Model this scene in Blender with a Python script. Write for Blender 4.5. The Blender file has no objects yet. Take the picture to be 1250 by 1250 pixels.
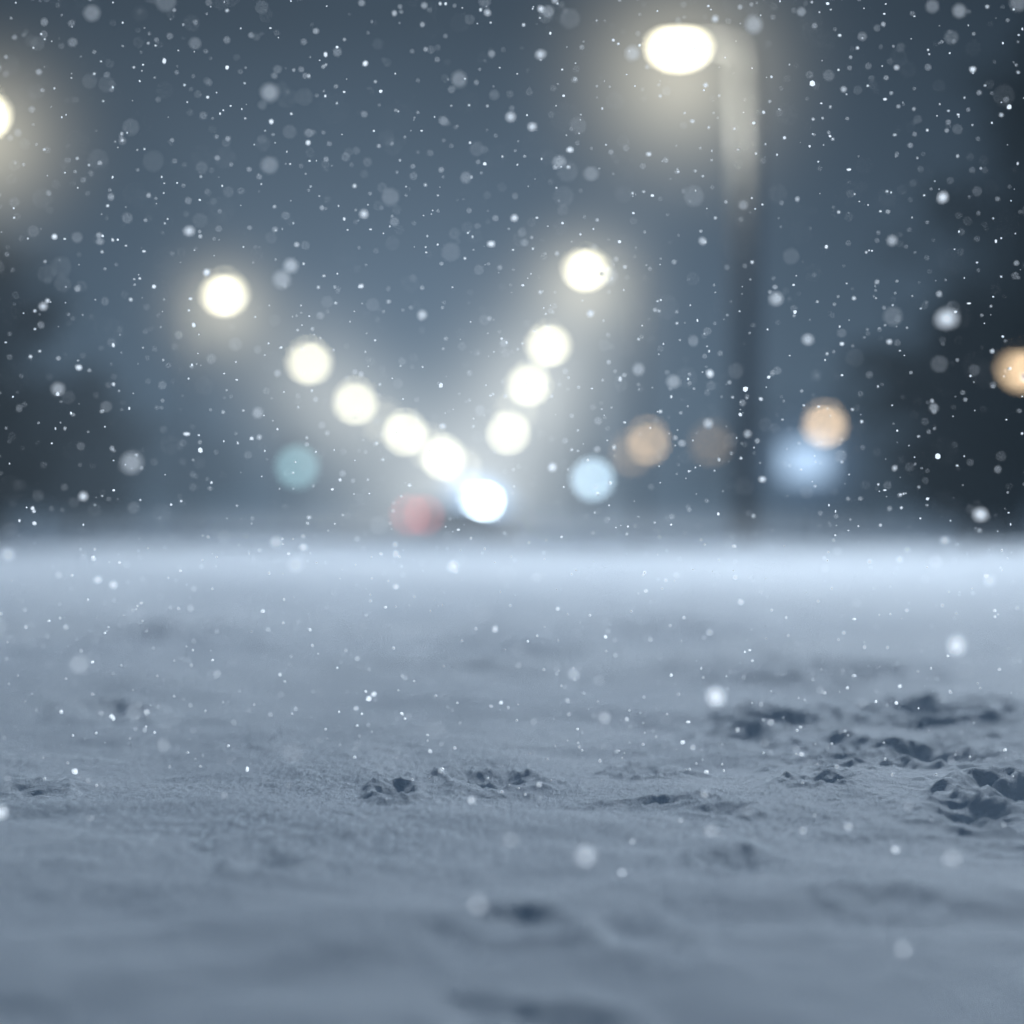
import bpy, bmesh, math, random
import numpy as np
from mathutils import Vector, Matrix
random.seed(7); rng=np.random.default_rng(11)
S=bpy.context.scene
S.view_settings.view_transform='Standard'
COL=S.collection
F=2604.0; CAMZ=0.8; ROADZ=-0.9
def wpos(px,py,d):   # where a thing at forward distance d stands (metres)
    return ((px-578)*d/F, d, CAMZ+(605-py)*d/F)

# ---------------------------------------------------------------- materials
def newmat(name):
    m=bpy.data.materials.new(name); m.use_nodes=True
    nt=m.node_tree; nt.nodes.clear()
    o=nt.nodes.new('ShaderNodeOutputMaterial'); return m,nt,o
def principled(name,col,rough=0.6,metal=0.0,var=0.25,scale=6.0,bump=0.0):
    m,nt,o=newmat(name); N=nt.nodes; L=nt.links
    b=N.new('ShaderNodeBsdfPrincipled'); b.inputs['Roughness'].default_value=rough; b.inputs['Metallic'].default_value=metal
    tc=N.new('ShaderNodeTexCoord'); n=N.new('ShaderNodeTexNoise'); n.inputs['Scale'].default_value=scale; n.inputs['Detail'].default_value=5
    L.new(tc.outputs['Object'],n.inputs['Vector'])
    r=N.new('ShaderNodeValToRGB')
    r.color_ramp.elements[0].position=0.3; r.color_ramp.elements[1].position=0.7
    r.color_ramp.elements[0].color=(*[c*(1-var) for c in col],1); r.color_ramp.elements[1].color=(*[min(1,c*(1+var)) for c in col],1)
    L.new(n.outputs['Fac'],r.inputs[0]); L.new(r.outputs[0],b.inputs['Base Color'])
    if bump:
        bp=N.new('ShaderNodeBump'); bp.inputs['Strength'].default_value=bump; bp.inputs['Distance'].default_value=0.02
        L.new(n.outputs['Fac'],bp.inputs['Height']); L.new(bp.outputs[0],b.inputs['Normal'])
    L.new(b.outputs[0],o.inputs[0]); return m
def emis(name,col,s):
    m,nt,o=newmat(name); e=nt.nodes.new('ShaderNodeEmission'); e.inputs[0].default_value=(*col,1); e.inputs[1].default_value=s
    nt.links.new(e.outputs[0],o.inputs[0]); return m

def snow_mat():
    m,nt,o=newmat('snow'); N=nt.nodes; L=nt.links
    b=N.new('ShaderNodeBsdfPrincipled'); b.inputs['Roughness'].default_value=0.7
    b.inputs['Specular IOR Level'].default_value=0.3
    g=N.new('ShaderNodeNewGeometry')
    n=N.new('ShaderNodeTexNoise'); n.inputs['Scale'].default_value=1.3; n.inputs['Detail'].default_value=6
    L.new(g.outputs['Position'],n.inputs['Vector'])
    r=N.new('ShaderNodeValToRGB'); r.color_ramp.elements[0].position=0.3; r.color_ramp.elements[1].position=0.7
    r.color_ramp.elements[0].color=(0.73,0.78,0.84,1); r.color_ramp.elements[1].color=(0.84,0.88,0.92,1)
    L.new(n.outputs['Fac'],r.inputs[0]); L.new(r.outputs[0],b.inputs['Base Color'])
    f=N.new('ShaderNodeTexNoise'); f.inputs['Scale'].default_value=560; f.inputs['Detail'].default_value=3; f.inputs['Roughness'].default_value=0.85
    f2=N.new('ShaderNodeTexNoise'); f2.inputs['Scale'].default_value=110; f2.inputs['Detail'].default_value=4
    L.new(g.outputs['Position'],f.inputs['Vector']); L.new(g.outputs['Position'],f2.inputs['Vector'])
    ad=N.new('ShaderNodeMath'); ad.operation='MULTIPLY_ADD'; ad.inputs[1].default_value=0.7
    L.new(f2.outputs['Fac'],ad.inputs[0]); L.new(f.outputs['Fac'],ad.inputs[2])
    bp=N.new('ShaderNodeBump'); bp.inputs['Strength'].default_value=0.9; bp.inputs['Distance'].default_value=0.004
    L.new(ad.outputs[0],bp.inputs['Height']); L.new(bp.outputs[0],b.inputs['Normal'])
    L.new(b.outputs[0],o.inputs[0]); return m
def flake_mat():
    m,nt,o=newmat('snowflake'); N=nt.nodes; L=nt.links
    d=N.new('ShaderNodeBsdfDiffuse'); d.inputs[0].default_value=(.9,.93,.96,1)
    t=N.new('ShaderNodeBsdfTranslucent'); t.inputs[0].default_value=(.9,.93,.96,1)
    mx=N.new('ShaderNodeMixShader'); mx.inputs[0].default_value=.5
    L.new(d.outputs[0],mx.inputs[1]); L.new(t.outputs[0],mx.inputs[2])
    e=N.new('ShaderNodeEmission'); e.inputs[0].default_value=(.86,.93,1,1); e.inputs[1].default_value=0.50  # emission stands in for light scattered forward through the flakes
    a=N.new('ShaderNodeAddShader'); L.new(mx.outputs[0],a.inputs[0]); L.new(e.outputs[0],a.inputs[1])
    L.new(a.outputs[0],o.inputs[0]); return m
def halo_mat(name,col,s,p=3.0):  # self-emitting volume imitates lamp light scattered in mist
    m,nt,o=newmat(name); N=nt.nodes; L=nt.links
    tc=N.new('ShaderNodeTexCoord'); g=N.new('ShaderNodeTexGradient'); g.gradient_type='SPHERICAL'
    L.new(tc.outputs['Object'],g.inputs['Vector'])
    pw=N.new('ShaderNodeMath'); pw.operation='POWER'; pw.inputs[1].default_value=p
    L.new(g.outputs['Fac'],pw.inputs[0])
    ml=N.new('ShaderNodeMath'); ml.operation='MULTIPLY'; ml.inputs[1].default_value=s
    L.new(pw.outputs[0],ml.inputs[0])
    e=N.new('ShaderNodeEmission'); e.inputs[0].default_value=(*col,1)
    L.new(ml.outputs[0],e.inputs[1]); L.new(e.outputs[0],o.inputs['Volume']); return m

SNOW=snow_mat()
METAL=principled('galvanised_frosted_metal',(0.32,0.34,0.36),0.5,0.3,0.3,5)
DARKM=principled('dark_painted_metal',(0.05,0.055,0.06),0.4,0.4)
ASPH=principled('wet_asphalt',(0.05,0.052,0.056),0.32,0,0.5,0.6,0.2)
BARK=principled('bark',(0.06,0.05,0.04),0.9,0,0.4,9,0.4)
LEAF=principled('foliage',(0.035,0.048,0.042),0.8,0,0.5,1.5)
RUBBER=principled('rubber',(0.02,0.02,0.02),0.8)
GLASS=principled('car_glass',(0.02,0.025,0.03),0.08)

# ---------------------------------------------------------------- helpers
def link(name,me,mats,loc=(0,0,0),parent=None,smooth=True):
    ob=bpy.data.objects.new(name,me); COL.objects.link(ob)
    for m in mats: me.materials.append(m)
    if smooth: me.polygons.foreach_set('use_smooth',[True]*len(me.polygons))
    ob.location=loc
    if parent: ob.parent=parent
    return ob
def empty(name,loc,rz=0):
    e=bpy.data.objects.new(name,None); COL.objects.link(e); e.location=loc; e.rotation_euler=(0,0,rz); e.empty_display_size=.3; return e
def tube(bm,pts,rads,seg=14,cap=True,mi=0):
    rings=[]
    for i,p in enumerate(pts):
        p=Vector(p); a=Vector(pts[max(0,i-1)]); b=Vector(pts[min(len(pts)-1,i+1)])
        t=(b-a).normalized(); u=t.cross(Vector((0,1,0.01)))
        if u.length<.1: u=t.cross(Vector((1,0,0)))
        u.normalize(); v=t.cross(u)
        rings.append([bm.verts.new(p+(u*math.cos(k*2*math.pi/seg)+v*math.sin(k*2*math.pi/seg))*rads[i]) for k in range(seg)])
    for a,b in zip(rings,rings[1:]):
        for k in range(seg):
            f=bm.faces.new((a[k],a[(k+1)%seg],b[(k+1)%seg],b[k])); f.material_index=mi
    if cap:
        for r in (rings[0],rings[-1]):
            f=bm.faces.new(r); f.material_index=mi
def mesh_of(bm,name):
    bmesh.ops.recalc_face_normals(bm,faces=bm.faces[:])
    me=bpy.data.meshes.new(name); bm.to_mesh(me); bm.free(); return me
def box(bm,c,s,bev=0.0,mi=0):
    g=bmesh.ops.create_cube(bm,size=1.0); vs=g['verts']
    for v in vs: v.co=Vector((v.co.x*s[0]+c[0],v.co.y*s[1]+c[1],v.co.z*s[2]+c[2]))
    fs={f for v in vs for f in v.link_faces}
    for f in fs: f.material_index=mi
    if bev:
        es=list({e for v in vs for e in v.link_edges})
        bmesh.ops.bevel(bm,geom=es,offset=bev,segments=2,affect='EDGES',profile=.6)
def ellipsoid(bm,c,s,lower=False):
    g=bmesh.ops.create_uvsphere(bm,u_segments=24,v_segments=14,radius=1.0)
    for v in g['verts']:
        v.co=Vector((v.co.x*s[0]+c[0],v.co.y*s[1]+c[1],v.co.z*s[2]+c[2]))
def glow_ball(parent,loc,scale,mat):
    bm=bmesh.new(); bmesh.ops.create_uvsphere(bm,u_segments=24,v_segments=14,radius=1.0)
    h=link('emissive_mist',mesh_of(bm,'emissive_mist'),[mat],loc=loc,parent=parent); h.scale=scale; return h

# ---------------------------------------------------------------- street lamps
def street_lamp(head,arm,lens=(.36,.2,.17),mat=None,halo=None,halo_r=4.0,pole_r=.13,light=0,lcol=(1,.93,.78)):
    """head = world position of the luminaire, arm = signed horizontal offset of pole"""
    hx,hy,hz=head
    root=empty('street_lamp',(hx+arm,hy,ROADZ))
    H=hz-ROADZ
    bm=bmesh.new()
    s=-1 if arm>0 else 1; A=abs(arm)
    tube(bm,[(0,0,0),(0,0,.9),(0,0,1.0)],[pole_r*1.6,pole_r*1.55,pole_r*1.1])
    box(bm,(0,0,.03),(pole_r*5,pole_r*5,.06),.01)
    tube(bm,[(0,0,.98),(0,0,H*.5),(0,0,H-.35)],[pole_r*1.05,pole_r*.95,pole_r*.85])
    pts=[];rr=[]
    for i in range(9):
        a=i/8*math.pi/2
        pts.append((s*.25*(1-math.cos(a)),0,H-.35+.42*math.sin(a))); rr.append(pole_r*(.84-.42*i/8))
    pts.append((s*max(.4,A-.35),0,H+.12)); rr.append(pole_r*.3)
    tube(bm,pts,rr)
    link('pole',mesh_of(bm,'pole'),[METAL],parent=root)
    bm=bmesh.new()
    ellipsoid(bm,(s*A,0,H+.09),(lens[0]*1.15,lens[1]*1.15,lens[2]*.55))
    ellipsoid(bm,(s*(A-lens[0]*1.1),0,H+.11),(lens[0]*.5,lens[1]*.5,lens[2]*.4))
    link('lamp_housing',mesh_of(bm,'lamp_housing'),[DARKM],parent=root)
    bm=bmesh.new(); ellipsoid(bm,(s*A,0,H),(lens[0],lens[1],lens[2]))
    link('glowing_lens',mesh_of(bm,'lens'),[mat],parent=root)
    if halo: glow_ball(root,(s*A,0,H-.13*halo_r),(halo_r,)*3,halo)
    if light:
        ld=bpy.data.lights.new('lamp_light','POINT'); ld.energy=light; ld.color=lcol; ld.shadow_soft_size=.2
        lo=bpy.data.objects.new('lamp_light',ld); COL.objects.link(lo); lo.parent=root; lo.location=(s*A,0,H-lens[2]-.25)
    return root
CREAM=(1,.94,.70)
HW=halo_mat('mist_glow_warm',(1,.92,.70),.36,4.0)
HF=halo_mat('mist_glow_far',(.97,.95,.84),.12,3.0)
for i,(D,st) in enumerate([(38,14),(75,18),(112.5,22),(152,27),(198,9),(270,70)]):
    x=3.66 if i==0 else (4.4 if i==5 else 3.95)
    k=1+max(0,(D-75))/150
    street_lamp((x,D,CAMZ+8.0),1.2 if i==0 else 1.9,lens=(.36 if i==0 else .31*k,.26*k,.19 if i==0 else .24*k),
        mat=emis('lamp_glow_r%d'%i,CREAM,st),halo=HW if i<2 else (HF if i<4 else None),halo_r=4.2 if i==0 else (5 if i==1 else 9),pole_r=.22 if i==0 else .13,light=(190 if i==0 else 160) if i<2 else 0)
left=[(-18,140,45,14),(275,358,84.5,18),(378,441,127,22),(434,490,175,30),(468,513,215,9),(495,528,262,66),(524,545,330,32),(541,558,400,170),(562,572,500,90)]
for i,(px,py,D,st) in enumerate(left):
    k=1+max(0,(D-75))/145
    street_lamp(wpos(px,py,D),-1.4,lens=((.34 if i else .3)*k,.26*k,.29*k),mat=emis('lamp_glow_l%d'%i,CREAM,st),
        halo=HW if i<2 else (HF if i<4 else None),halo_r=4.2 if i==0 else (5 if i==1 else 9),light=160 if i<2 else 0)
# unseen lamp added off the row's spacing to light the snow bank
ADDED_LAMP=street_lamp((3.9,13.0,8.8),1.6,lens=(.36,.26,.15),mat=emis('added_lamp_glow',(1,.96,.86),10))
ld=bpy.data.lights.new('lamp_light','SPOT'); ld.energy=4900; ld.color=(.80,.90,1); ld.spot_size=math.radians(100); ld.spot_blend=1; ld.shadow_soft_size=.9  # spot of the added lamp, aimed to pool light on the snow
lo=bpy.data.objects.new('lamp_light',ld); COL.objects.link(lo); lo.parent=ADDED_LAMP; lo.location=(-1.6,0,9.4)
lo.rotation_euler=(Vector((-1.4,5.6,.5))-Vector((3.9,13,8.5))).to_track_quat('-Z','Y').to_euler()

# side-street sodium lamps
OR=(1,.73,.45)
for (px,py,D,st,r) in [(1008,517,110,13,.45),(790,538,150,11,.62),(773,552,175,5,.7),(868,540,160,2.8,.65),(1251,447,36,4,.24)]:
    street_lamp(wpos(px,py,D),.9,lens=(r,r*.8,r*.9),mat=emis('sodium_glow',OR,st),pole_r=.05)

def traffic_light(pos,col,st,r=.3):
    x,y,z=pos; root=empty('traffic_light',(x,y,ROADZ)); H=z-ROADZ
    bm=bmesh.new(); tube(bm,[(0,.1,0),(0,.1,H+.9)],[.07,.06]); box(bm,(0,0.05,H+.4),(.42,.3,1.35),.04)
    for k in range(3): tube(bm,[(0,-.1,H+.4*k),(0,-.34,H+.4*k)],[.17,.17],cap=False)
    link('post_and_housing',mesh_of(bm,'tl'),[DARKM],parent=root,smooth=False)
    bm=bmesh.new(); ellipsoid(bm,(0,-.35,H),(r,.1,r)); link('lit_signal',mesh_of(bm,'sig'),[emis('signal_glow',col,st)],parent=root)
traffic_light(wpos(364,570,100),(.48,.84,.92),3.8,.36)
traffic_light(wpos(723,585,105),(.62,.84,1),10,.36)
# illuminated sign
x,y,z=wpos(985,563,62)
root=empty('illuminated_sign',(x,y,ROADZ)); H=z-ROADZ
bm=bmesh.new(); box(bm,(0,.1,H),(1.5,.16,1.15),.03); tube(bm,[(-.45,.1,0),(-.45,.1,H-.55)],[.05,.05]); tube(bm,[(.45,.1,0),(.45,.1,H-.55)],[.05,.05])
link('frame_and_posts',mesh_of(bm,'f'),[DARKM],parent=root,smooth=False)
bm=bmesh.new(); box(bm,(0,0,H),(1.36,.06,1.0),.02); link('lit_panel',mesh_of(bm,'p'),[emis('panel_glow',(.55,.75,1),1.25)],parent=root,smooth=False)
glow_ball(root,(0,-.1,H),(2.6,)*3,halo_mat('mist_glow_blue',(.35,.6,1),.22,2.5))

# ---------------------------------------------------------------- cars
def car(loc,rz,paint,hs=6,ts=3,hr=.3):
    root=empty('car',loc,rz)
    prof=[(-2.2,.35),(-2.25,.75),(-2.1,.98),(-1.5,1.02),(-.85,1.42),(.5,1.45),(1.2,1.02),(2.0,.88),(2.2,.7),(2.2,.35)]
    bm=bmesh.new()
    def ring(xo,sc): return [bm.verts.new((xo*(1 if z<1.05 else .8),y,z)) for y,z in prof]
    a=ring(-.88,1); b=ring(.88,1)
    bm.faces.new(a); bm.faces.new(b[::-1])
    n=len(prof)
    for i in range(n):
        f=bm.faces.new((a[i],b[i],b[(i+1)%n],a[(i+1)%n]))
        if i in(3,5): f.material_index=1
    bmesh.ops.bevel(bm,geom=bm.edges[:],offset=.05,segments=2,affect='EDGES')
    link('body',mesh_of(bm,'body'),[paint,GLASS],parent=root)
    bm=bmesh.new()
    for sx in(-.84,.84):
        for yy in(-1.35,1.35): tube(bm,[(sx-.1,yy,.33),(sx+.1,yy,.33)],[.33,.33],seg=20)
        box(bm,(sx*.93,-.1,1.22),(.05,1.3,.26),.02)
    link('wheels_and_side_glass',mesh_of(bm,'w'),[RUBBER],parent=root,smooth=False)
    bm=bmesh.new()
    for sx in(-.56,.56): ellipsoid(bm,(sx,2.2,.82),(hr,.09,hr*.8))
    link('headlights',mesh_of(bm,'hl'),[emis('headlight',(.76,.90,1),hs)],parent=root)
    bm=bmesh.new()
    for sx in(-.62,.62): ellipsoid(bm,(sx,-2.24,.82),(.26,.07,.16))
    link('tail_lights',mesh_of(bm,'tl'),[emis('taillight',(1,.22,.19),ts)],parent=root)
    return root
P1=principled('car_paint',(.12,.13,.15),.3,.3); P2=principled('car_paint_white',(.5,.5,.52),.3)
x,y,z=wpos(587,607,300)
c=car((x,300,ROADZ+.03),math.pi,P2,hs=300,ts=0,hr=.45)
glow_ball(c,(.8,9,-.9),(7,5,6.5),halo_mat('mist_glow_headlight',(.40,.65,1),9.0,2.3))  # emissive volume imitates the headlights' blue haze and road reflection
x,y,z=wpos(562,636,95)
car((x,95,ROADZ+.03),math.radians(-58),P1,hs=0.0,ts=7)

# ---------------------------------------------------------------- terrain
perm=rng.permutation(4096).astype(np.int64); ga=rng.random(4096)*2*np.pi; gx=np.cos(ga); gy=np.sin(ga)
def pn(x,y):
    xi=np.floor(x).astype(np.int64); yi=np.floor(y).astype(np.int64); xf=x-xi; yf=y-yi
    u=xf*xf*xf*(xf*(xf*6-15)+10); v=yf*yf*yf*(yf*(yf*6-15)+10)
    def g(ix,iy,dx,dy):
        h=perm[(perm[ix&4095]+iy)&4095]; return gx[h]*dx+gy[h]*dy
    a=g(xi,yi,xf,yf); b=g(xi+1,yi,xf-1,yf); c=g(xi,yi+1,xf,yf-1); d=g(xi+1,yi+1,xf-1,yf-1)
    return (a+(b-a)*u)*(1-v)+(c+(d-c)*u)*v
def fbm(x,y,o,g=.5):
    s=0;a=1
    for i in range(o):
        s=s+a*pn(x+17.3*i,y-9.1*i); x=x*2.03;y=y*2.03;a*=g
    return s
def sstep(a,b,x):
    t=np.clip((x-a)/(b-a),0,1); return t*t*(3-2*t)
marks=[ # x,y,rx,ry,depth,clumpiness
 (.60,2.86,.08,.10,.029,.9),(.40,2.76,.055,.08,.022,.85),(.33,2.62,.04,.06,.012,.6),(.53,2.42,.055,.07,.017,.9),(.56,2.12,.055,.08,.026,.9),(.47,2.02,.035,.05,.013,.7),
 (.45,2.52,.04,.05,.012,.7),(.02,2.26,.045,.05,.012,.65),(-.08,2.17,.022,.035,.012,.65),(.20,2.36,.035,.05,.014,.8),(.16,2.10,.09,.018,.006,.35),(.24,2.04,.03,.02,.005,.3),
 (-.50,2.92,.05,.08,.014,.15),(-.37,2.85,.04,.05,.006,.1),
 (.04,1.60,.035,.035,.007,.1),(.12,1.59,.028,.04,.006,.1),(.07,1.40,.04,.035,.006,.1),(.22,1.82,.03,.04,.008,.2),(.33,1.68,.035,.04,.007,.1),(-.17,1.78,.028,.035,.007,.25),(.0,1.43,.03,.03,.005,.1),
 (-.47,2.2,.04,.05,.006,.3),(.02,3.9,.16,.2,.018,.1),(.55,3.5,.14,.2,.024,.3),(.35,4.4,.2,.35,.026,.1),(-.9,4.6,.35,.4,.035,.1),(.36,2.2,.03,.03,.008,.8)]
def height(X,Y):
    z=0.5+0*X
    yc=np.clip(2.1-Y,0,2.1); z-=.068*yc*sstep(0,.9,yc)            # the bank dips towards the viewer, tilted from the lamps to darken the foreground
    z+=.022*fbm(X*.55+3,Y*.4,3)+.020*sstep(1.5,4,Y)*fbm(X*2.1+9,Y*1.6,3)
    near=1-sstep(5,9,Y)
    wob=.5*pn(X*14,Y*14)+.4*pn(X*37+5,Y*37)
    cl=np.zeros_like(X)
    for (mx,my,rx,ry,dp,cp) in marks:
        r=np.sqrt(((X-mx)/rx)**2+((Y-my)/ry)**2)+wob*.8
        z-=dp*(1-sstep(.15,1.1,r)); z+=dp*.45*np.exp(-((r-1.3)/.34)**2)
        cl=np.maximum(cl,cp*np.exp(-(r/1.5)**2))
    zone=np.exp(-(((X-.56)/.26)**2+((Y-2.45)/.5)**2)); patch=sstep(.0,.4,pn(X*5+2,Y*4)+.1)
    cl=np.maximum(cl,.75*zone*patch)
    c1=fbm(X*26,Y*26,5,.55); z+=cl*near*.014*np.clip(c1,-.3,1)
    c2=np.clip(pn(X*60+40,Y*60)-.10,0,1); z+=(cl*1.0+.06)*near*.020*c2
    c3=np.clip(pn(X*28+4,Y*26)-.22,0,1); z+=(cl*1.0+.06)*near*.029*c3
    band=np.exp(-((Y-2.2)/.8)**2)
    rough=sstep(-.15,.35,pn(X*3.1+8,Y*3.7+2))
    z+=near*(.016*fbm(X*2.6+4,Y*3.4+6,3,.5)+.0055*fbm(X*7,Y*9,3,.5)+(.0006+.0026*rough)*band*fbm(X*30+7,Y*32,4,.65))
    z+=near*.0011*fbm(X*150,Y*150,3,.7)
    edge=15.4-.035*np.clip(X-1.0,0,3)**2*10+.4*pn(X*.3,Y*0+2)
    z+=.05*np.exp(-((Y-12)/3.0)**2)*pn(X*.35+1,Y*.3)
    t=sstep(0,1,(Y-edge)/6.0)
    z=z*(1-t)+t*(ROADZ-.004+.02*fbm(X*.2,Y*.2,3))
    return z
ys=np.concatenate([np.linspace(-15,.4,30,endpoint=False),np.geomspace(.4,1.2,170,endpoint=False),np.geomspace(1.2,3.6,720,endpoint=False),np.geomspace(3.6,24,260,endpoint=False),np.geomspace(24,900,60)])
u=np.linspace(-1,1,961)
U,Yg=np.meshgrid(u,ys)
W=np.maximum(Yg,0.5)
Xg=(0.30*U+3.0*np.abs(U)**11*np.sign(U))*W + np.where(Yg<.5,(.5-Yg)*2*np.abs(U)**5*np.sign(U),0)
Zg=height(Xg,Yg)
ny,nx=Xg.shape
me=bpy.data.meshes.new('snow_ground')
co=np.stack([Xg,Yg,Zg],-1).reshape(-1,3).astype(np.float32)
i=(np.arange(ny-1)[:,None]*nx+np.arange(nx-1)[None,:])
q=np.stack([i,i+1,i+nx+1,i+nx],-1).reshape(-1,4).astype(np.int32)
me.vertices.add(len(co)); me.vertices.foreach_set('co',co.ravel())
me.loops.add(q.size); me.loops.foreach_set('vertex_index',q.ravel())
me.polygons.add(len(q)); me.polygons.foreach_set('loop_start',(np.arange(len(q))*4).astype(np.int32))
me.update(calc_edges=True)
link('snow_ground',me,[SNOW])

bm=bmesh.new()
vs=[bm.verts.new(p) for p in((-8,26,ROADZ+.03),(2.6,26,ROADZ+.03),(2.6,880,ROADZ+.03),(-8,880,ROADZ+.03))]; bm.faces.new(vs)
link('road',mesh_of(bm,'road'),[ASPH],smooth=False)

# ---------------------------------------------------------------- trees
def tree(loc,h,cr,seed,conifer=False,name='tree'):
    R=random.Random(seed); bm=bmesh.new()
    tube(bm,[(0,0,0),(.05*h*.3,0,h*.3),(-.03*h,0.02*h,h*.65),(0,0,h*.95)],[h*.03,h*.022,h*.013,h*.004],seg=9)
    clumps=[]
    for k in range(30):
        t=.16+.81*k/30; a=k*2.4+R.random(); 
        rr=cr*(1-t)*1.25 if conifer else cr*math.sin(math.pi*min(1,(t-.06)*1.02))**.6
        rr*=R.uniform(.6,1.15); z=h*t
        e=(math.cos(a)*rr,math.sin(a)*rr,z+(-.05*h if conifer else .1*h)*R.uniform(.3,1))
        tube(bm,[(0,0,z-.05*h),(e[0]*.5,e[1]*.5,(z+e[2])/2),e],[h*.008,h*.005,h*.002],seg=5)
        for j in range(4):
            f=R.uniform(.35,1.1); clumps.append((e[0]*f,e[1]*f,z+(e[2]-z)*f+R.uniform(-.03,.03)*h,R.uniform(.08,.16)*cr*2))
    for (x,y,z,r) in clumps:
        for j in range(45):
            d=Vector((R.gauss(0,1),R.gauss(0,1),R.gauss(0,.7)))*r*.6
            c=Vector((x,y,z))+d; s=R.uniform(.06,.15)
            a=Vector((R.uniform(-1,1),R.uniform(-1,1),R.uniform(-1,1))).normalized()*s; b=a.cross(Vector((R.random(),R.random(),1))).normalized()*s*.6
            f=bm.faces.new([bm.verts.new(c-a-b),bm.verts.new(c+a-b),bm.verts.new(c+a+b),bm.verts.new(c-a+b)]); f.material_index=1
    me=bpy.data.meshes.new(name); bm.to_mesh(me); bm.free()
    link(name,me,[BARK,LEAF],loc=loc,smooth=False)
tree((12.9,55,ROADZ),6.4,2.6,1); tree((16.5,60,ROADZ),14,3.8,2); tree((13.6,47,ROADZ),15.5,3.0,3,True,'conifer_tree'); tree((19,75,ROADZ),12,4,4); tree((13.0,42,ROADZ),12,2.4,12)
tree((-13.9,60,ROADZ),8.5,2.9,5); tree((-16.6,66,ROADZ),12,3.4,6,True,'conifer_tree'); tree((-14.8,80,ROADZ),6,3,8); tree((-12.3,50,ROADZ),4.6,2.2,9)
bm=bmesh.new(); R=random.Random(3)
for k in range(90):
    sd=-1 if k%2 else 1; D=R.uniform(110,300); x=sd*(R.uniform(17,45)+D*.05); h=R.uniform(5,10)
    tube(bm,[(x,D,ROADZ),(x,D,ROADZ+h*.9)],[.2,.05],seg=5)
    for j in range(110):
        t=R.random(); c=Vector((x+R.gauss(0,1)*h*.22,D+R.gauss(0,1)*h*.2,ROADZ+h*(.2+.8*t))); s=R.uniform(.3,.8)
        a=Vector((R.uniform(-1,1),R.uniform(-.4,.4),R.uniform(-1,1))).normalized()*s; b=a.cross(Vector((0,1,0))).normalized()*s*.7
        f=bm.faces.new([bm.verts.new(c-a-b),bm.verts.new(c+a-b),bm.verts.new(c+a+b),bm.verts.new(c-a+b)]); f.material_index=1
me=bpy.data.meshes.new('tl'); bm.to_mesh(me); bm.free(); link('distant_trees',me,[BARK,LEAF],smooth=False)

# ---------------------------------------------------------------- falling snow
t0=(1+5**.5)/2
icv=np.array([(-1,t0,0),(1,t0,0),(-1,-t0,0),(1,-t0,0),(0,-1,t0),(0,1,t0),(0,-1,-t0),(0,1,-t0),(t0,0,-1),(t0,0,1),(-t0,0,-1),(-t0,0,1)]); icv/=np.linalg.norm(icv[0])
icf=np.array([(0,11,5),(0,5,1),(0,1,7),(0,7,10),(0,10,11),(1,5,9),(5,11,4),(11,10,2),(10,7,6),(7,1,8),(3,9,4),(3,4,2),(3,2,6),(3,6,8),(3,8,9),(4,9,5),(2,4,11),(6,2,10),(8,6,7),(9,8,1)])
P=[];Rr=[]
n=7800
yy=np.clip(2.22+rng.normal(0,.25,n),1.2,5.5)
xx=rng.uniform(-1,1,n)*(.36*yy+.1); zz=CAMZ+rng.uniform(-.27,.30,n)*yy
rad=.00074*np.exp(rng.normal(0,.42,n))
P.append(np.stack([xx,yy,zz],-1)); Rr.append(rad)
n=520
yy=rng.uniform(2.6,9,n); xx=rng.uniform(-1,1,n)*(.36*yy); zz=CAMZ+rng.uniform(-.1,.30,n)*yy
P.append(np.stack([xx,yy,zz],-1)); Rr.append(.0018*np.exp(rng.normal(0,.35,n)))
n=105
yy=rng.uniform(1.5,2.0,n); xx=rng.uniform(-1,1,n)*(.32*yy); zz=CAMZ+rng.uniform(-.22,.28,n)*yy
P.append(np.stack([xx,yy,zz],-1)); Rr.append(.0020*np.exp(rng.normal(0,.25,n)))
big=[(1158,388,1.60,.0080),(1170,788,1.63,.0078),(875,851,1.66,.0070),(1200,628,1.76,.0058),(1152,240,1.85,.0046),(553,691,1.85,.0038),(335,1096,1.78,.0050),(1034,1101,1.85,.0048),(715,1045,1.45,.0055),(3,991,1.75,.0055),(583,1105,1.45,.004),
(623,143,1.85,.0038),(660,67,1.85,.0036),(355,325,1.7,.0042),(345,342,1.6,.0042),(232,283,1.85,.0036),(515,385,1.85,.0032),(162,565,1.5,.0052),(55,375,1.9,.0030),(650,155,1.9,.0030),(858,294,1.9,.0030),(37,1085,1.8,.0036),(445,262,1.9,.0027),(822,466,1.7,.0036),(1090,293,1.8,.003),(330,115,1.6,.004),(1155,660,1.85,.003),(604,768,1.95,.0026),(82,765,1.95,.0024),(1165,1050,1.5,.0038),(920,30,1.6,.0038),(1100,683,1.9,.0024),(370,668,1.9,.0024),(905,735,1.95,.0022),(1105,1162,1.5,.003)]
P.append(np.array([wpos(a,b,c) for a,b,c,d in big])); Rr.append(np.array([d for *_,d in big])*.85)
P=np.concatenate(P); Rr=np.concatenate(Rr)
keep=P[:,2]>height(P[:,0],P[:,1])+Rr; P=P[keep];Rr=Rr[keep]
n=len(P)
st=rng.uniform(.65,1.45,(n,1,3)); st[Rr>.0024]=1+(st[Rr>.0024]-1)*.4; jit=rng.uniform(.8,1.2,(n,12,1))
V=P[:,None,:]+icv[None]*Rr[:,None,None]*st*jit
Fc=(icf[None]+12*np.arange(n)[:,None,None]).reshape(-1,3).astype(np.int32)
me=bpy.data.meshes.new('falling_snow')
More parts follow.
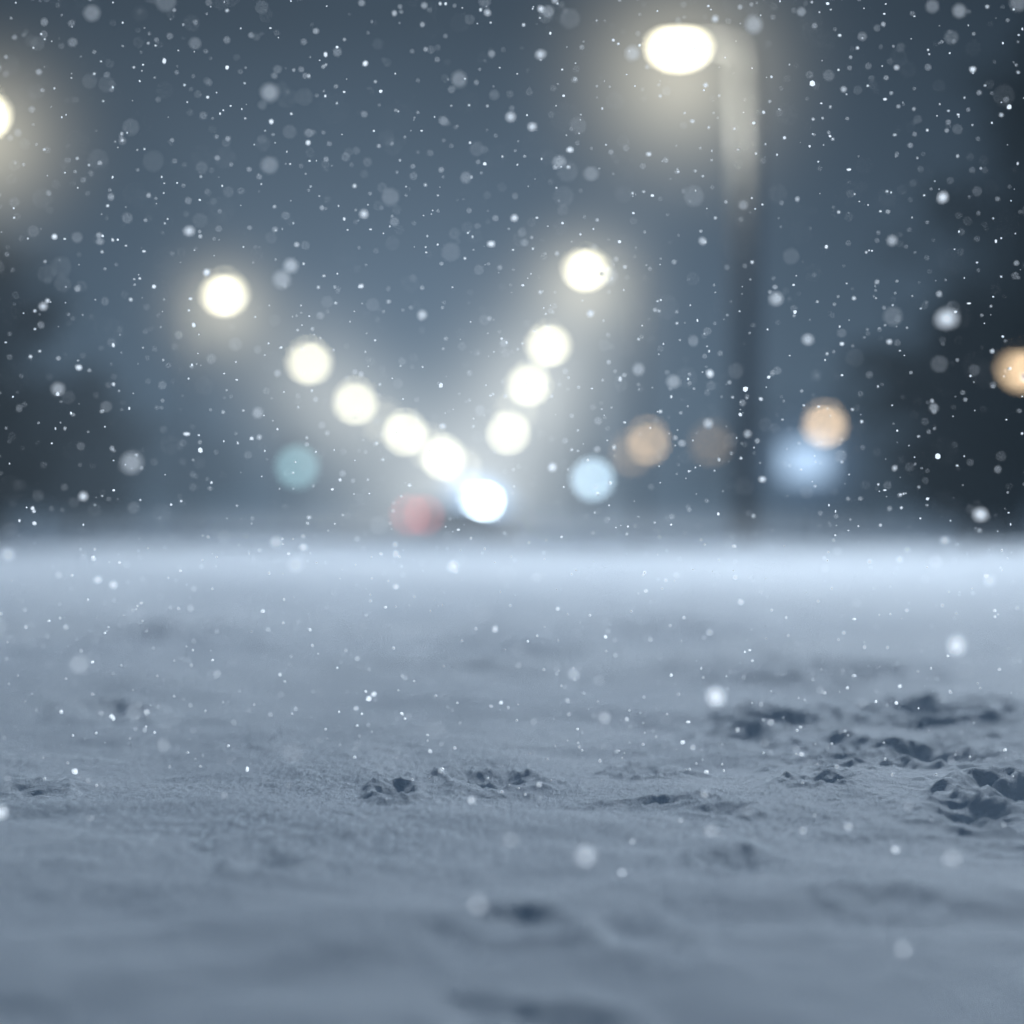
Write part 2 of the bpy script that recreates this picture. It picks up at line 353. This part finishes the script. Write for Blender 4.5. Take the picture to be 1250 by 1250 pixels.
me.vertices.add(n*12); me.vertices.foreach_set('co',V.astype(np.float32).ravel())
me.loops.add(Fc.size); me.loops.foreach_set('vertex_index',Fc.ravel())
me.polygons.add(len(Fc)); me.polygons.foreach_set('loop_start',(np.arange(len(Fc))*3).astype(np.int32))
me.update(calc_edges=True)
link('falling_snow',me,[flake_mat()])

# ---------------------------------------------------------------- fog (homogeneous, emission stands in for scattered light)
def fog(name,c,s,col,emi,absd):
    m,nt,o=newmat(name+'_volume'); N=nt.nodes; L=nt.links
    em=N.new('ShaderNodeEmission'); em.inputs[0].default_value=(*col,1); em.inputs[1].default_value=emi
    if absd:
        ab=N.new('ShaderNodeVolumeAbsorption'); ab.inputs['Color'].default_value=(0,0,0,1); ab.inputs['Density'].default_value=absd
        ad=N.new('ShaderNodeAddShader'); L.new(ab.outputs[0],ad.inputs[0]); L.new(em.outputs[0],ad.inputs[1]); L.new(ad.outputs[0],o.inputs['Volume'])
    else: L.new(em.outputs[0],o.inputs['Volume'])
    bm=bmesh.new(); box(bm,c,s); link(name,mesh_of(bm,name),[m],smooth=False)
fog('mist',(0,420,9),(400,800,22),(.060,.094,.134),.0080,.0065)
fog('avenue_mist_glow',(-1.2,420,6),(19,780,15.6),(.25,.32,.39),.0034,0)  # emission alone, imitating lamp-lit haze along the avenue
# emissive volume imitating the distant lamps' light in the mist over the far avenue
g=empty('distant_avenue_glow',(-1.0,230,2)); glow_ball(g,(0,0,0),(17,160,14),halo_mat('mist_glow_avenue',(1,.98,.88),.015,1.7))
# thin snow blowing over the far lip of the bank, brightness added as emission
g=empty('blowing_snow_glow',(0,17,.44)); glow_ball(g,(0,0,0),(5.5,6.5,.32),halo_mat('blowing_snow_veil_glow',(.80,.90,1),.055,1.5))

# ---------------------------------------------------------------- sky + soft light
w=bpy.data.worlds.new('World'); S.world=w; w.use_nodes=True; nt=w.node_tree; nt.nodes.clear(); N=nt.nodes; L=nt.links
out=N.new('ShaderNodeOutputWorld'); bg=N.new('ShaderNodeBackground'); L.new(bg.outputs[0],out.inputs[0])
tc=N.new('ShaderNodeTexCoord'); sp=N.new('ShaderNodeSeparateXYZ'); L.new(tc.outputs['Generated'],sp.inputs[0])
rp=N.new('ShaderNodeValToRGB'); L.new(sp.outputs['Z'],rp.inputs[0])
cr=rp.color_ramp; cr.elements[0].position=0; cr.elements[0].color=(.050,.080,.122,1)
cr.elements[1].position=1; cr.elements[1].color=(.085,.145,.225,1)
for p,c in((.10,(.042,.070,.110,1)),(.22,(.012,.021,.033,1)),(.45,(.065,.11,.175,1))):
    e=cr.elements.new(p); e.color=c
ax=N.new('ShaderNodeMath'); ax.operation='ABSOLUTE'; L.new(sp.outputs['X'],ax.inputs[0])
mr=N.new('ShaderNodeMapRange'); mr.interpolation_type='SMOOTHSTEP'; mr.inputs[1].default_value=.02; mr.inputs[2].default_value=.27; mr.inputs[3].default_value=1.25; mr.inputs[4].default_value=.3
L.new(ax.outputs[0],mr.inputs[0])
mz=N.new('ShaderNodeMapRange'); mz.inputs[1].default_value=.25; mz.inputs[2].default_value=.45; mz.inputs[3].default_value=0; mz.inputs[4].default_value=1
L.new(sp.outputs['Z'],mz.inputs[0])
mx=N.new('ShaderNodeMix'); mx.data_type='FLOAT'; L.new(mz.outputs[0],mx.inputs[0]); L.new(mr.outputs[0],mx.inputs[2]); mx.inputs[3].default_value=1
ns=N.new('ShaderNodeTexNoise'); ns.inputs['Scale'].default_value=6; ns.inputs['Detail'].default_value=3; L.new(tc.outputs['Generated'],ns.inputs['Vector'])
nr=N.new('ShaderNodeMapRange'); nr.inputs[1].default_value=.3; nr.inputs[2].default_value=.7; nr.inputs[3].default_value=.7; nr.inputs[4].default_value=1.3; L.new(ns.outputs['Fac'],nr.inputs[0])
mm=N.new('ShaderNodeMath'); mm.operation='MULTIPLY'; L.new(mx.outputs[0],mm.inputs[0]); L.new(nr.outputs[0],mm.inputs[1])
L.new(rp.outputs[0],bg.inputs[0]); L.new(mm.outputs[0],bg.inputs[1])

sl=bpy.data.lights.new('sky_glow_sun','SUN'); sl.energy=.36; sl.angle=math.radians(14); sl.color=(.62,.81,1)
so=bpy.data.objects.new('sky_glow_sun',sl); COL.objects.link(so)
so.rotation_euler=Vector((-.25,-1,-.33)).to_track_quat('-Z','Y').to_euler()

# ---------------------------------------------------------------- camera
cd=bpy.data.cameras.new('camera'); cam=bpy.data.objects.new('camera',cd); COL.objects.link(cam); S.camera=cam
cam.location=(0,0,CAMZ); cd.lens=50; cd.sensor_width=24; cd.sensor_height=24; cd.clip_start=.02; cd.clip_end=3000
cam.rotation_euler=Vector((47/F,1,-20/F)).to_track_quat('-Z','Y').to_euler()
cd.dof.use_dof=True; cd.dof.focus_distance=2.2; cd.dof.aperture_fstop=1.14
